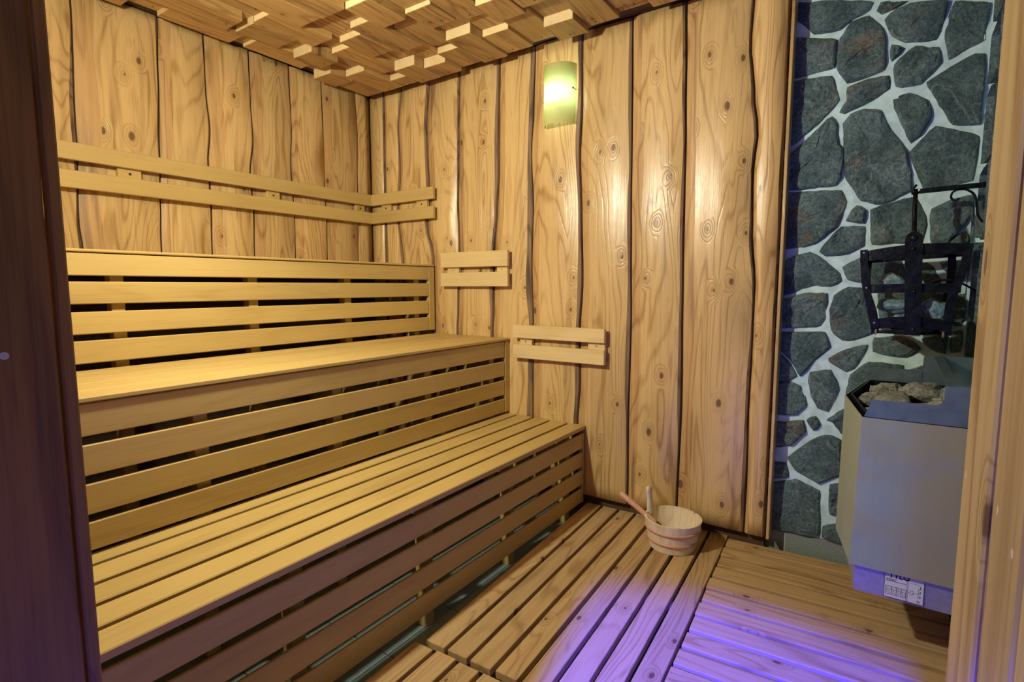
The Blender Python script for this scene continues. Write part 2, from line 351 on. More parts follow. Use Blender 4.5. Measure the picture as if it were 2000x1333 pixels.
# back wall: local X = world Z, local Y = -world X, face towards -Y ; across = world X
eb = [lambda z: -.003]+[edge(p) for p in WB]+[lambda z: 2.392]
for i in range(len(eb)-1):
    lw, rw = [(.004, .006), (.02, .014), (.03, .016), (.05, .008), (.04, .018), (.04, .03), (.045, .02), (.045, .016), (.045, .012), (.045, .012), (.012, .006)][i]
    live_board('board', eb[i], eb[i+1], .105 if i > 5 else .05, 2.375, lw, rw, .035, random.Random(i+50).uniform(-.004, .001), wall_back, frame((0, 0, 1), (-1, 0, 0), (0, 0, 0)), i+30)
plank('trim_board', W_WALL, wall_back, (0, 0, 1), (0, 1, 0), (2.4, .025, 1.24), 2.27, .07, .012)
# stone wall
part('mortar', box_bm(2.36, XR+.08, .071, .14, .13, 2.4, 0), M_MORTAR, wall_stone)
part('plinth_tile', box_bm(2.36, 2.459, .075, .13, -.01, .135, .001), M_TILE, wall_stone)
part('plinth_tile', box_bm(2.464, XR, .075, .13, -.01, .135, .001), M_TILE, wall_stone)
part('plinth_grout', box_bm(2.4595, 2.4645, .0745, .12, -.01, .135, 0), M_GROUT, wall_stone)
STONES = [
 [(2.393, 2.287), (2.413, 2.281), (2.66, 2.211), (2.644, 2.179), (2.597, 2.168), (2.558, 2.137), (2.472, 2.145), (2.427, 2.2), (2.37, 2.235)],
 [(2.683, 2.205), (2.766, 2.181), (2.691, 2.159), (2.67, 2.175)],
 [(2.772, 2.176), (2.877, 2.15), (2.862, 2.06), (2.853, 2.03), (2.766, 2.042), (2.725, 2.075), (2.696, 2.139), (2.714, 2.157)],
 [(2.895, 2.145), (2.99, 2.116), (2.989, 2.082), (2.98, 2.029), (2.99, 2.0), (2.944, 1.983), (2.892, 1.954), (2.876, 2.037), (2.885, 2.11)],
 [(2.37, 2.169), (2.416, 2.145), (2.551, 2.105), (2.547, 2.002), (2.486, 2.001), (2.42, 1.993), (2.37, 2.011)],
 [(2.56, 2.103), (2.591, 2.156), (2.65, 2.167), (2.694, 2.109), (2.704, 2.054), (2.709, 1.959), (2.591, 1.936), (2.556, 1.999)],
 [(2.721, 2.046), (2.762, 2.023), (2.727, 1.983)],
 [(2.734, 1.974), (2.795, 2.025), (2.86, 2.003), (2.872, 1.949), (2.819, 1.89), (2.764, 1.888), (2.744, 1.898)],
 [(2.37, 1.985), (2.417, 1.979), (2.539, 1.975), (2.569, 1.878), (2.533, 1.835), (2.429, 1.742), (2.37, 1.714)],
 [(2.591, 1.922), (2.657, 1.936), (2.721, 1.94), (2.727, 1.888), (2.65, 1.849), (2.59, 1.825), (2.568, 1.836), (2.597, 1.876)],
 [(2.732, 1.854), (2.788, 1.863), (2.847, 1.825), (2.854, 1.772), (2.83, 1.71), (2.801, 1.684), (2.765, 1.774)],
 [(2.833, 1.89), (2.896, 1.928), (2.96, 1.957), (2.99, 1.952), (2.99, 1.72), (2.914, 1.733), (2.878, 1.807)],
 [(2.37, 1.661), (2.433, 1.719), (2.546, 1.825), (2.567, 1.793), (2.574, 1.714), (2.594, 1.697), (2.59, 1.59), (2.573, 1.559), (2.434, 1.559), (2.371, 1.561)],
 [(2.586, 1.79), (2.609, 1.821), (2.651, 1.835), (2.705, 1.818), (2.739, 1.738), (2.782, 1.677), (2.808, 1.579), (2.812, 1.517), (2.725, 1.474), (2.658, 1.497), (2.623, 1.558), (2.599, 1.603)],
 [(2.8, 1.654), (2.867, 1.734), (2.99, 1.684), (2.99, 1.531), (2.923, 1.516), (2.847, 1.524)],
 [(2.37, 1.547), (2.431, 1.548), (2.593, 1.539), (2.613, 1.494), (2.588, 1.401), (2.512, 1.338), (2.438, 1.326), (2.37, 1.321)],
 [(2.612, 1.422), (2.646, 1.48), (2.678, 1.46), (2.675, 1.407)],
 [(2.527, 1.308), (2.6, 1.4), (2.678, 1.396), (2.679, 1.324), (2.619, 1.293), (2.555, 1.288)],
 [(2.693, 1.459), (2.827, 1.496), (2.859, 1.425), (2.864, 1.391), (2.854, 1.33), (2.774, 1.332), (2.703, 1.326)],
 [(2.874, 1.444), (2.931, 1.473), (2.99, 1.487), (2.99, 1.422), (2.93, 1.326), (2.881, 1.325)],
 [(2.988, 1.396), (2.99, 1.446), (2.99, 1.368)],
 [(2.383, 1.257), (2.441, 1.287), (2.498, 1.306), (2.558, 1.265), (2.607, 1.222), (2.614, 1.187), (2.574, 1.166), (2.477, 1.163), (2.44, 1.141), (2.389, 1.124)],
 [(2.614, 1.246), (2.67, 1.279), (2.737, 1.283), (2.804, 1.264), (2.814, 1.174), (2.724, 1.175), (2.634, 1.195)],
 [(2.858, 1.252), (2.896, 1.251), (2.919, 1.202), (2.912, 1.166), (2.864, 1.166), (2.832, 1.174), (2.827, 1.247)],
 [(2.909, 1.256), (2.961, 1.26), (2.949, 1.196), (2.932, 1.223)],
 [(2.378, 1.105), (2.438, 1.119), (2.484, 1.141), (2.567, 1.142), (2.569, 1.047), (2.55, 1.01), (2.441, 0.999), (2.383, 0.996)],
 [(2.591, 1.133), (2.636, 1.166), (2.696, 1.162), (2.717, 1.052), (2.73, 0.994), (2.667, 0.961), (2.626, 0.956), (2.588, 0.999), (2.579, 1.072)],
 [(2.735, 1.154), (2.865, 1.149), (2.943, 1.155), (2.956, 1.013), (2.856, 1.006), (2.748, 1.001)],
 [(2.384, 0.977), (2.441, 0.98), (2.567, 0.986), (2.591, 0.929), (2.535, 0.872), (2.487, 0.799), (2.452, 0.866), (2.386, 0.926)],
 [(2.387, 0.906), (2.441, 0.859), (2.478, 0.798), (2.44, 0.775), (2.393, 0.77)],
 [(2.583, 0.882), (2.639, 0.917), (2.708, 0.948), (2.711, 0.928), (2.673, 0.847), (2.648, 0.832), (2.586, 0.87)],
 [(2.731, 0.973), (2.83, 0.982), (2.878, 0.939), (2.834, 0.904), (2.778, 0.909), (2.729, 0.917)],
 [(2.875, 0.976), (2.949, 0.993), (2.945, 0.927), (2.904, 0.943)],
 [(2.957, 1.136), (2.99, 1.147), (2.99, 1.029), (2.962, 1.027)],
 [(2.961, 1.005), (2.99, 1.018), (2.99, 0.937), (2.961, 0.933)],
 [(2.99, 1.299), (2.99, 1.311), (2.99, 1.243), (2.99, 1.174), (2.989, 1.222)],
 [(2.923, 1.326), (2.976, 1.361), (2.99, 1.327), (2.983, 1.315)],
 [(2.37, 0.752), (2.441, 0.775), (2.492, 0.759), (2.519, 0.684), (2.48, 0.642), (2.438, 0.631), (2.376, 0.633)],
 [(2.521, 0.819), (2.595, 0.836), (2.629, 0.759), (2.595, 0.663), (2.555, 0.678), (2.52, 0.747)],
 [(2.651, 0.751), (2.664, 0.822), (2.718, 0.878), (2.831, 0.874), (2.825, 0.79), (2.752, 0.704), (2.67, 0.698)],
 [(2.377, 0.59), (2.44, 0.599), (2.508, 0.62), (2.52, 0.569), (2.467, 0.507), (2.383, 0.47)],
 [(2.517, 0.621), (2.552, 0.642), (2.572, 0.608), (2.547, 0.578)],
 [(2.584, 0.631), (2.646, 0.68), (2.729, 0.679), (2.75, 0.595), (2.651, 0.579)],
 [(2.456, 0.451), (2.548, 0.542), (2.591, 0.57), (2.644, 0.558), (2.651, 0.415), (2.575, 0.362), (2.491, 0.403)],
 [(2.385, 0.416), (2.452, 0.428), (2.466, 0.366), (2.388, 0.344)],
 [(2.389, 0.322), (2.493, 0.361), (2.581, 0.331), (2.591, 0.222), (2.591, 0.13), (2.532, 0.125), (2.398, 0.125)],
 [(2.615, 0.365), (2.653, 0.379), (2.745, 0.383), (2.752, 0.273), (2.621, 0.24)],
 [(2.598, 0.186), (2.662, 0.213), (2.754, 0.237), (2.758, 0.156), (2.666, 0.13), (2.6, 0.133)],
 [(2.661, 0.56), (2.751, 0.58), (2.776, 0.42), (2.669, 0.398)],
 [(2.783, 0.571), (2.918, 0.603), (2.971, 0.461), (2.8, 0.415)],
 [(2.761, 0.387), (2.93, 0.424), (2.941, 0.232), (2.773, 0.186)],
 [(2.843, 0.858), (2.943, 0.894), (2.99, 0.772), (2.852, 0.717)],
 [(2.769, 0.682), (2.969, 0.718), (2.96, 0.629), (2.774, 0.599)],
 [(2.951, 0.428), (2.99, 0.448), (2.99, 0.263), (2.963, 0.238)],
 [(2.977, 0.705), (2.99, 0.721), (2.99, 0.476), (2.99, 0.494)]]

def stone_bm(poly, y_back, y_face, seed, amp=.011):
    rnd = random.Random(seed); P = [Vector((a, b)) for a, b in poly]
    out = []
    for a, b in zip(P, P[1:]+P[:1]):
        k = max(1, int((b-a).length/.018))
        for i in range(k): out.append(a+(b-a)*i/k)
    # corner rounding and jitter
    q = []
    for i, v in enumerate(out):
        v2 = v*.76+(out[i-1]+out[(i+1) % len(out)])*.12
        v2 = v2+Vector((noise.noise(Vector((v.x*35, v.y*35, seed))), noise.noise(Vector((v.x*35, v.y*35, seed+7)))))*.004
        q.append(v2)
    c = sum(q, Vector((0, 0)))/len(q)
    q = [v+(v-c).normalized()*.0035 for v in q]
    size = min(max(abs(v.x-c.x) for v in q), max(abs(v.y-c.y) for v in q))
    tilt = Vector((rnd.uniform(-.06, .06), rnd.uniform(-.06, .06)))
    bm = bmesh.new(); rings = []
    lev = [(1.0, 'b'), (1.0, .007), (1-.0045/size, .0), (1-.011/size, -.004), (.72, -.006), (.45, -.007), (.2, -.007)]
    for s, d in lev:
        r = []
        for v in q:
            p = c+(v-c)*s
            if d == 'b': y = y_back
            else:
                h = noise.noise(Vector((p.x*14, p.y*14, seed*3.1)))*amp
                st = noise.noise(Vector((p.x*6, p.y*9, seed*1.7)))
                h += (.0045 if st > .06 else -.0035)*(1 if s < .95 else .3)
                y = y_face+d+h*(1 if s < .99 else .4)+tilt.dot(p-c)*(1 if s < .99 else .6)
            r.append(bm.verts.new((p.x, y, p.y)))
        rings.append(r)
    k = len(q)
    for a, b in zip(rings, rings[1:]):
        for i in range(k): bm.faces.new((a[i], a[(i+1) % k], b[(i+1) % k], b[i]))
    cc = bm.verts.new((c.x, y_face-.007, c.y))
    for i in range(k): bm.faces.new((rings[-1][i], rings[-1][(i+1) % k], cc))
    bmesh.ops.recalc_face_normals(bm, faces=bm.faces[:])
    return bm
for i, s in enumerate(STONES):
    bm = stone_bm(s, .10, .062, i+1)
    cx = sum(a for a, b in s)/len(s); cz = sum(b for a, b in s)/len(s)
    bmesh.ops.translate(bm, verts=bm.verts[:], vec=(-cx, 0, -cz))
    put('stone', bm2me(bm, 'stone'), M_STONE, wall_stone, Matrix.Translation((cx, 0, cz)))
# right wall: mortar face and stones beside the corner
wall_right = setting('wall_right', box_bm(XR, XR+.12, YD-.1, .071, -.05, 2.4, 0), M_MORTAR)
rs = random.Random(3)
zz = .03
while zz < 2.3:
    h = rs.uniform(.16, .27); yy = .02; z1 = min(zz+h, 2.37)
    while yy > -2.15:
        wd = rs.uniform(.14, .30); y1 = yy-wd
        j = lambda: rs.uniform(-.018, .018)
        poly = [(yy+j()*.4-.012, zz+.02+j()), (yy-.012+j()*.4, z1-.012+j()), ((yy+y1)/2, z1-.006+j()*.6), (y1+.012+j()*.4, z1-.02+j()), (y1+.012+j()*.4, zz+.01+j()), ((yy+y1)/2, zz+.006+j()*.6)]
        bm = stone_bm(poly, -.03, .008, rs.randint(0, 999))
        # stone_bm works in (a, y, b); map a -> world y, outwards -> -x
        for v in bm.verts: v.co = Vector((XR+v.co.y-.006, v.co.x, v.co.z))
        bmesh.ops.recalc_face_normals(bm, faces=bm.faces[:])
        put('stone', bm2me(bm, 'stone'), M_STONE, wall_right)
        yy = y1
    zz = z1
# front wall with the door opening
wf = setting('wall_front')
part('wall_panel', box_bm(-.08, 2.155, YD-.09, YD-.01, 0, 2.4, .001), W_JAMBD, wf)
part('wall_panel', box_bm(2.83, XR, YD-.09, YD-.01, 0, 2.4, .001), W_JAMBD, wf)
part('lintel', box_bm(2.155, 2.83, YD-.09, YD, 1.72, 2.4, .001), W_JAMBD, wf)
blocker = setting('unseen_light_blocker')  # unseen leaf, added to keep violet light off the left frame and cut its patch
for z0, z1 in ((.02, .14), (1.58, 1.70)): part('blocker_rail', box_bm(2.205, 2.245, -3.02, -2.50, z0, z1, .002), W_JAMB, blocker)
for y0, y1 in ((-2.50, -2.40), (-3.12, -3.02)): part('blocker_stile', box_bm(2.205, 2.245, y0, y1, .02, 1.70, .002), W_JAMB, blocker)
part('blocker_panel', box_bm(2.215, 2.235, -3.02, -2.50, .14, 1.58, .001), W_JAMB, blocker)
dfl = setting('door_frame_left')
def vplank(name, mat, par, x, y0, y1, sgn, z0=0.0, z1=1.99, T=.02, wob=None, seed=1):
    """vertical plank whose face at x looks to sgn*X, with optional ragged edge at y0/y1"""
    bm = bmesh.new(); n = 60; L = z1-z0; rings = []
    for i in range(n+1):
        s = -L/2+L*i/n; a, b = y0, y1
        if wob:
            if wob[0]: a += abs(noise.noise(Vector((s*14, seed, 0))))*wob[0]+max(0, noise.noise(Vector((s*50, seed, 0))))*wob[0]*.6
            if wob[1]: b -= abs(noise.noise(Vector((s*14, seed, 5))))*wob[1]+max(0, noise.noise(Vector((s*50, seed, 5))))*wob[1]*.6
        c = (y0+y1)/2; e = .0015
        rings.append([bm.verts.new((s, -sgn*(yy-c), zz)) for yy, zz in ((a, -T), (a, -e), (a+e, 0), (b-e, 0), (b, -e), (b, -T))])
    for i in range(n):
        for k in range(6): bm.faces.new((rings[i][k], rings[i][(k+1) % 6], rings[i+1][(k+1) % 6], rings[i+1][k]))
    bm.faces.new(rings[0]); bm.faces.new(rings[-1]); bmesh.ops.recalc_face_normals(bm, faces=bm.faces[:])
    return put(name, bm2me(bm, name), mat, par, frame((0, 0, 1), (0, -sgn*1.0, 0), (x, (y0+y1)/2, (z0+z1)/2)))
vplank('frame_board', W_JAMBD, dfl, 2.169, YD-.115, -2.2515, 1, T=.014, wob=(0, .0010), seed=3, z1=1.72)
vplank('frame_strip', W_JAMBD, dfl, 2.169, -2.2495, -2.2395, 1, T=.012, wob=(.0007, 0), seed=6, z1=1.72)
dfr = setting('door_frame_right')
vplank('frame_strip', W_JAMB, dfr, 2.79, -2.012, -1.990, -1, T=.04, z1=2.38, seed=2)
vplank('frame_board', W_JAMB, dfr, 2.787, -2.0895, -2.0125, -1, T=.04, z1=2.38, seed=4, wob=(.0008, 0))
vplank('frame_board', W_JAMB, dfr, 2.789, -2.150, -2.0905, -1, T=.04, z1=2.38, seed=9)
vplank('frame_board', W_JAMB, dfr, 2.79, YD-.1, -2.1512, -1, T=.04, z1=2.38, seed=12)
part('frame_core', box_bm(2.832, XR-.002, YD-.005, -1.995, 0, 2.38, .001), W_JAMBD, dfr)
def disc_bm(c, nrm, r, h, seg=14):
    bm = bmesh.new(); bmesh.ops.create_cone(bm, cap_ends=True, segments=seg, radius1=r, radius2=r*.92, depth=h)
    bmesh.ops.transform(bm, matrix=Vector(nrm).to_track_quat('Z', 'Y').to_matrix().to_4x4(), verts=bm.verts[:])
    bmesh.ops.translate(bm, verts=bm.verts[:], vec=Vector(c)); return bm
for y, z, r in ((-2.023, 1.067, .0024), (-2.103, 1.075, .0022), (-2.137, 1.07, .0022)): part('dowel', disc_bm(((2.7889 if y > -2.1 else 2.7909), y, z), (-1, 0, 0), r, .004), M_DOWEL, dfr)
part('dowel', disc_bm((2.1690, -2.2852, 1.117), (1, 0, 0), .0033, .0006), M_DOWEL, dfl)
# ceiling of staggered offcuts: columns along Y; (column, near y, far y, z)
CX, CY, CZ = 2.7418, -2.4064, 1.1721
def tr(P): return (CX+(P[0]-CX)*.97, CY+(P[1]-CY)*.97, CZ+(P[2]-CZ)*.97)
KNOWN = [(0, -.42, -.27, 2.340), (0, -.27, -.03, 2.352), (0, -.50, -.42, 2.392), (0, -.83, -.50, 2.370), (0, -.90, -.83, 2.385), (0, -1.22, -.90, 2.364), (0, -1.36, -1.22, 2.385), (0, -1.75, -1.36, 2.350),
 (1, -.65, -.49, 2.339), (1, -.32, -.03, 2.350), (1, -.49, -.32, 2.388), (1, -.95, -.74, 2.357), (1, -.74, -.65, 2.385), (1, -1.35, -1.0, 2.347), (1, -1.0, -.95, 2.392), (1, -1.7, -1.35, 2.372),
 (2, -.95, -.64, 2.363), (2, -.53, -.20, 2.367), (2, -.64, -.53, 2.395), (2, -.13, -.03, 2.352), (2, -.20, -.13, 2.395), (2, -1.2, -.95, 2.388), (2, -1.6, -1.2, 2.36),
 (3, -1.3, -.82, 2.347), (3, -.60, -.39, 2.360), (3, -.82, -.60, 2.390), (3, -.24, -.03, 2.340), (3, -.39, -.24, 2.392),
 (4, -1.25, -.81, 2.348), (4, -.66, -.34, 2.364), (4, -.81, -.66, 2.395), (4, -.17, -.03, 2.342), (4, -.34, -.17, 2.392),
 (5, -.81, -.60, 2.347), (5, -1.2, -.81, 2.375), (5, -.53, -.28, 2.378), (5, -.60, -.53, 2.398), (5, -.23, -.03, 2.360), (5, -.28, -.23, 2.398),
 (6, -.61, -.44, 2.365), (6, -1.1, -.61, 2.385), (6, -.34, -.03, 2.348), (6, -.44, -.34, 2.395),
 (7, -.95, -.40, 2.374), (7, -.40, -.25, 2.392), (7, -.25, -.03, 2.360), (8, -.50, -.33, 2.356), (8, -.95, -.50, 2.38), (8, -.33, -.03, 2.376),
 (9, -.19, -.03, 2.348), (9, -.36, -.19, 2.392), (9, -.8, -.36, 2.362), (10, -.62, -.03, 2.372), (11, -.09, -.03, 2.396), (11, -.45, -.09, 2.384), (12, -.4, -.03, 2.372), (13, -.3, -.03, 2.385)]
rc = random.Random(11); blocks = list(KNOWN); reach = {}
for k, a, b, z in KNOWN: reach[k] = min(reach.get(k, 0), a)
for k in range(0, 19):
    y = reach.get(k, -.03)
    while y > -2.13:
        a = max(y-rc.uniform(.14, .42), -2.13); blocks.append((k, a, y, rc.choice((2.345, 2.355, 2.365, 2.375, 2.388)))); y = a
for k, a, b, z in blocks:
    x0 = .022+.153*k; p0 = tr((x0, a, z)); p1 = tr((x0+.153, b, z))
    if p0[0] > XR-.03: continue
    x1 = min(p1[0], XR-.008); L = p1[1]-p0[1]-.001; Wd = x1-p0[0]-.002; T = 2.39-p0[2]
    bm = box_bm(-L/2, L/2, -Wd/2, Wd/2, -T, 0, .0018)
    for f in bm.faces:
        if abs(f.normal.x) > .9: f.material_index = 1
    if b > -.05 or rc.random() < .3:      # flat black disc painting the shade inside a drilled hole near one end
        hx, hy = L/2-.028, rc.uniform(-.3, .1)*Wd
        top = [f for f in bm.faces if f.normal.z > .9]
        hole = disc_bm((hx, hy, .0003), (0, 0, 1), .0042, .0006, 10)
        for f in hole.faces: f.material_index = 2
        join_bm(bm, hole)
    o = put('ceiling_block', bm2me(bm, 'ceiling_block'), [W_CEIL, W_END, M_BLACK], ceiling, frame((0, 1, 0), (1, 0, 0), ((p0[0]+x1)/2, (p0[1]+p1[1])/2, p0[2])))
# ------------------------------------------------------------------ benches
YB = -2.2
def slat_y(par, x, y0, y1, z, W, T=.022, up=True, name='slat', mat=W_BENCH, bev=.003):
    org = ORG[par.name]
    if up: xa, ya, c = (0, 1, 0), (-1, 0, 0), (x, (y0+y1)/2, z)
    else: xa, ya, c = (0, 1, 0), (0, 0, 1), (x, (y0+y1)/2, z)
    key = (round(y1-y0, 4), W, T, bev, mat.name)
    if key not in CACHE: CACHE[key] = bm2me(box_bm(-(y1-y0)/2, (y1-y0)/2, -W/2, W/2, -T, 0, bev), name)
    return put(name, CACHE[key], mat, par, frame(xa, ya, Vector(c)-org))
def bench(label, x_front, x_back, z, riser, seat, post_w, lip):
    b = root('sauna_bench', ((x_front+x_back)/2, (YB)/2, 0), label, 'bench')
    for xa, xb in seat: slat_y(b, (xa+xb)/2, YB, -.004, z, round(xb-xa, 4), lip, name='seat_slat')
    for za, zb in riser: slat_y(b, x_front-.006, YB, -post_w-.002, (za+zb)/2, round(zb-za, 4), .013, up=False, name='riser_slat')
    zt, zb_ = riser[0][1], riser[-1][0]
    part('end_post', box_bm(x_front-.030, x_front-.004, -post_w, -.003, zb_, zt+.0005, .002), W_BENCH, b)
    for y in (-.13, -.62, -1.12, -1.62, -2.12):
        part('joist', box_bm(x_back+.02, x_front-.032, y-.02, y+.02, z-.075, z-lip-.0005, .002), W_BENCH, b)
        part('leg', box_bm(x_front-.075, x_front-.030, y-.021, y+.021, .0, z-.076, .002), W_BENCH, b)
    return b
bench('lowest wide slatted bench, its front panel in shadow beside the duckboards', 1.545, 1.081, .47,
      [(.352, .427), (.257, .331), (.162, .236), (.067, .141)], [(1.056, 1.123), (1.142, 1.231), (1.250, 1.337), (1.355, 1.442), (1.459, 1.545)], .012, .022)
bench('middle tier slatted bench with a brown four-slat front panel', 1.081, .539, .89,
      [(.787, .872), (.683, .764), (.579, .660), (.482, .558)], [(.545, .625), (.636, .731), (.742, .837), (.848, .966), (.976, 1.081)], .04, .0145)
bench('top tier slatted bench, brightly lit yellow front panel below the long backrest', .539, .0, 1.2976,
      [(1.208, 1.284), (1.112, 1.188), (1.010, 1.086), (.910, .988)], [(.02, .11), (.122, .212), (.224, .314), (.326, .416), (.428, .539)], .05, .0105)
# ------------------------------------------------------------------ backrests
def rail_set(label, a0, a1, zs, wall, blocks, screws=M_SCREW, mitre=0, light_mat=W_BENCH, zb=None):
    """two horizontal rails on spacer blocks; wall 'B' runs along X on the back wall, 'A' along Y on the left wall"""
    zm = (zs[0][0]+zs[-1][1])/2
    loc = ((a0+a1)/2, -.0, zm) if wall == 'B' else (0, (a0+a1)/2, zm)
    r = root('backrest', loc, label, 'backrest')
    for zt, zb_ in zs:
        if wall == 'B': bm = box_bm(a0, a1, -.046, -.0245, zb_, zt, .002)
        else: bm = box_bm(.0245, .046, a0, a1, zb_, zt, .002)
        # rails keep their length along local X so that the grain runs with them
        c = sum((v.co for v in bm.verts), Vector())/len(bm.verts)
        M = frame((1, 0, 0), (0, 0, 1), c) if wall == 'B' else frame((0, 1, 0), (0, 0, 1), c)
        if mitre:
            for v in bm.verts:
                if wall == 'B' and v.co.x < a0+.01: v.co.x = max(v.co.x, -v.co.y+.0005)
                if wall == 'A' and v.co.y > a1-.01: v.co.y = min(v.co.y, -v.co.x-.0005)
        bmesh.ops.transform(bm, matrix=M.inverted(), verts=bm.verts[:])
        M.translation = M.translation-Vector(loc)
        put('rail', bm2me(bm, 'rail'), light_mat, r, M)
    zt, zb_ = zs[0][0]-.012, zs[-1][1]+.012
    for c, wd in blocks:
        if wall == 'B': bm = box_bm(c-wd/2, c+wd/2, -.0242, -.0015, zb_, zt, .002)
        else: bm = box_bm(.0015, .0242, c-wd/2, c+wd/2, zb_, zt, .002)
        sb = part('spacer_block', bm, light_mat, r)
        zc = (zs[0][1]+zs[1][0])/2
        p, nn = ((c, -.0246, zc), (0, -1, 0)) if wall == 'B' else ((.0246, c, zc), (1, 0, 0))
        sub('screw', disc_bm(p, nn, .006, .0016), screws, sb, r)
    return r
rail_set('long two-rail wooden backrest above the top bench on the left wall', -2.2, -.0245, [(1.746, 1.677), (1.636, 1.566)], 'A', [(-1.37, .09), (-1.9, .09), (-.70, .075), (-.115, .07)], M_BRASS, 1)
rail_set('short two-rail backrest that meets the long one in the corner', .0245, .571, [(1.746, 1.677), (1.636, 1.566)], 'B', [(.155, .08), (.46, .085)], M_BRASS, 1)
rail_set('small pale backrest on the back wall level with the top bench front', .622, 1.097, [(1.363, 1.278), (1.248, 1.170)], 'B', [(.70, .085), (1.045, .07)], light_mat=W_BACK)
rail_set('lower right of the two small backrests on the back wall, above the lowest bench', 1.130, 1.661, [(.966, .897), (.862, .790)], 'B', [(1.20, .075), (1.61, .09)], light_mat=W_BACK)
# ------------------------------------------------------------------ duckboards
def duckboard(label, loc, ang, n, pitch, Wd, L, first=0, jit=.002, seed=0, top=.055):
    r = root('duckboard', loc, label, 'duckboard', None); r.rotation_euler = (0, 0, ang); rr = random.Random(seed)
    # local frame: slats along local Y, laid out along local X; far end at y = 0
    for i in range(n):
        e = rr.uniform(0, .006)
        key = ('duck', L, Wd)
        if key not in CACHE: CACHE[key] = bm2me(box_bm(-L/2, L/2, -Wd/2, Wd/2, -.026, 0, .0032, 2), 'slat')
        M = frame((0, 1, 0), (-1, 0, 0), (Wd/2+pitch*i, -L/2-e, top+rr.uniform(-.001, .001)))
        put('slat', CACHE[key], W_MAT, r, M @ Matrix.Rotation(rr.uniform(-.002, .002), 4, 'Z'))
    tot = pitch*(n-1)+Wd
    nb = max(2, int(L/.5)+1)
    for k in range(nb):
        y = -.06-(L-.12)*k/(nb-1)
        bm = box_bm(.01, tot-.01, y-.022, y+.022, .001, top-.0275, .002)
        put('batten', bm2me(bm, 'batten'), W_MAT, r)
    return r
duckboard('duckboard with long slats that the bucket stands on', (1.550, .030, 0), .050, 8, .0878, .0735, 1.275, seed=1)
duckboard('near duckboard cut off by the bottom edge, in line with the bucket duckboard', (1.590, -1.262, 0), .034, 8, .0878, .0735, .75, seed=2)
duckboard('duckboard with crosswise slats in front of and below the heater', (2.985, .062, 0), -PI/2+.055, 14, .0945, .0765, .740, seed=3)
# ------------------------------------------------------------------ bucket and ladle
bc = Vector((2.060, -.187, .0565)); RB, RT, H = .094, .119, .128
bucket = root('bucket', bc, 'round pale wooden sauna bucket with two brown hoops on the duckboard', 'bucket')
def rad(z): return RB+(RT-RB)*z/H
ns = 20; ah = math.radians(170)
for i in range(ns):
    a0 = 2*PI*i/ns+ah-PI/ns; bm = bmesh.new(); g = .008
    aa = [a0+2*PI/ns*(g+(1-2*g)*t/4) for t in range(5)]
    hs = H if i else H+.0
    lev = [(0, 0), (H*.5, 0), (H, 0)]
    vo = [[bm.verts.new(bc+Vector((rad(z)*math.cos(a), rad(z)*math.sin(a), z))) for a in aa] for z, _ in lev]
    vi = [[bm.verts.new(bc+Vector(((rad(z)-.010)*math.cos(a), (rad(z)-.010)*math.sin(a), z))) for a in aa] for z, _ in lev]
    for j in range(2):
        for k in range(4):
            bm.faces.new((vo[j][k], vo[j][k+1], vo[j+1][k+1], vo[j+1][k])); bm.faces.new((vi[j][k+1], vi[j][k], vi[j+1][k], vi[j+1][k+1]))
        for k in (0, 4): bm.faces.new((vo[j][k], vi[j][k], vi[j+1][k], vo[j+1][k]))
    for k in range(4):
        bm.faces.new((vo[2][k], vo[2][k+1], vi[2][k+1], vi[2][k])); bm.faces.new((vo[0][k+1], vo[0][k], vi[0][k], vi[0][k+1]))
    bmesh.ops.recalc_face_normals(bm, faces=bm.faces[:])
    # turn the stave so that its local X is vertical (grain)
    M = frame((0, 0, 1), (1, 0, 0), bc); bmesh.ops.transform(bm, matrix=M.inverted(), verts=bm.verts[:]); M.translation = (0, 0, 0)
    put('stave', bm2me(bm, 'stave'), W_PALE, bucket, M)
part('bucket_bottom', disc_bm(bc+Vector((0, 0, .014)), (0, 0, 1), RB-.0085, .012, 32), W_PALE, bucket)
for z in (.040, .088):
    r = rad(z)+.0012; pts = [bc+Vector((r*math.cos(a), r*math.sin(a), z)) for a in [2*PI*k/40 for k in range(40)]]
    bm = tube_bm(pts, .0052, 8, True)
    for v in bm.verts:
        v.co.z = bc.z+z+(v.co.z-bc.z-z)*1.35
    part('hoop', bm, W_LADLE, bucket, True)
# handle stave rising over the rim
hd = Vector((math.cos(ah), math.sin(ah), 0)); ht = Vector((-hd.y, hd.x, 0))
prof = [(.0, .021), (.03, .021), (.06, .019), (.085, .015), (.105, .0145), (.122, .018), (.133, .018), (.141, .013), (.144, .006)]
bm = bmesh.new(); rings = []
for t, hw in prof:
    z = H*.75+t*.95; rr = rad(min(z, H))-.011+max(0, z-H)*.10
    c = bc+hd*rr+Vector((0, 0, z))
    rings.append([bm.verts.new(c+ht*sx*hw+hd*sy*.006) for sx, sy in ((-1, -1), (1, -1), (1, 1), (-1, 1))])
for a, b in zip(rings, rings[1:]):
    for k in range(4): bm.faces.new((a[k], a[(k+1) % 4], b[(k+1) % 4], b[k]))
bm.faces.new(rings[0][::-1]); bm.faces.new(rings[-1]); bmesh.ops.recalc_face_normals(bm, faces=bm.faces[:])
bmesh.ops.bevel(bm, geom=[e for e in bm.edges], offset=.0018, segments=2, affect='EDGES')
M = frame((0, 0, 1), (1, 0, 0), bc); bmesh.ops.transform(bm, matrix=M.inverted(), verts=bm.verts[:]); M.translation = (0, 0, 0)
put('handle', bm2me(bm, 'handle', True), W_PALE, bucket, M)
A = Vector((1.826, -.212, .248)); B = Vector((2.055, -.225, .122)); d = (B-A).normalized()
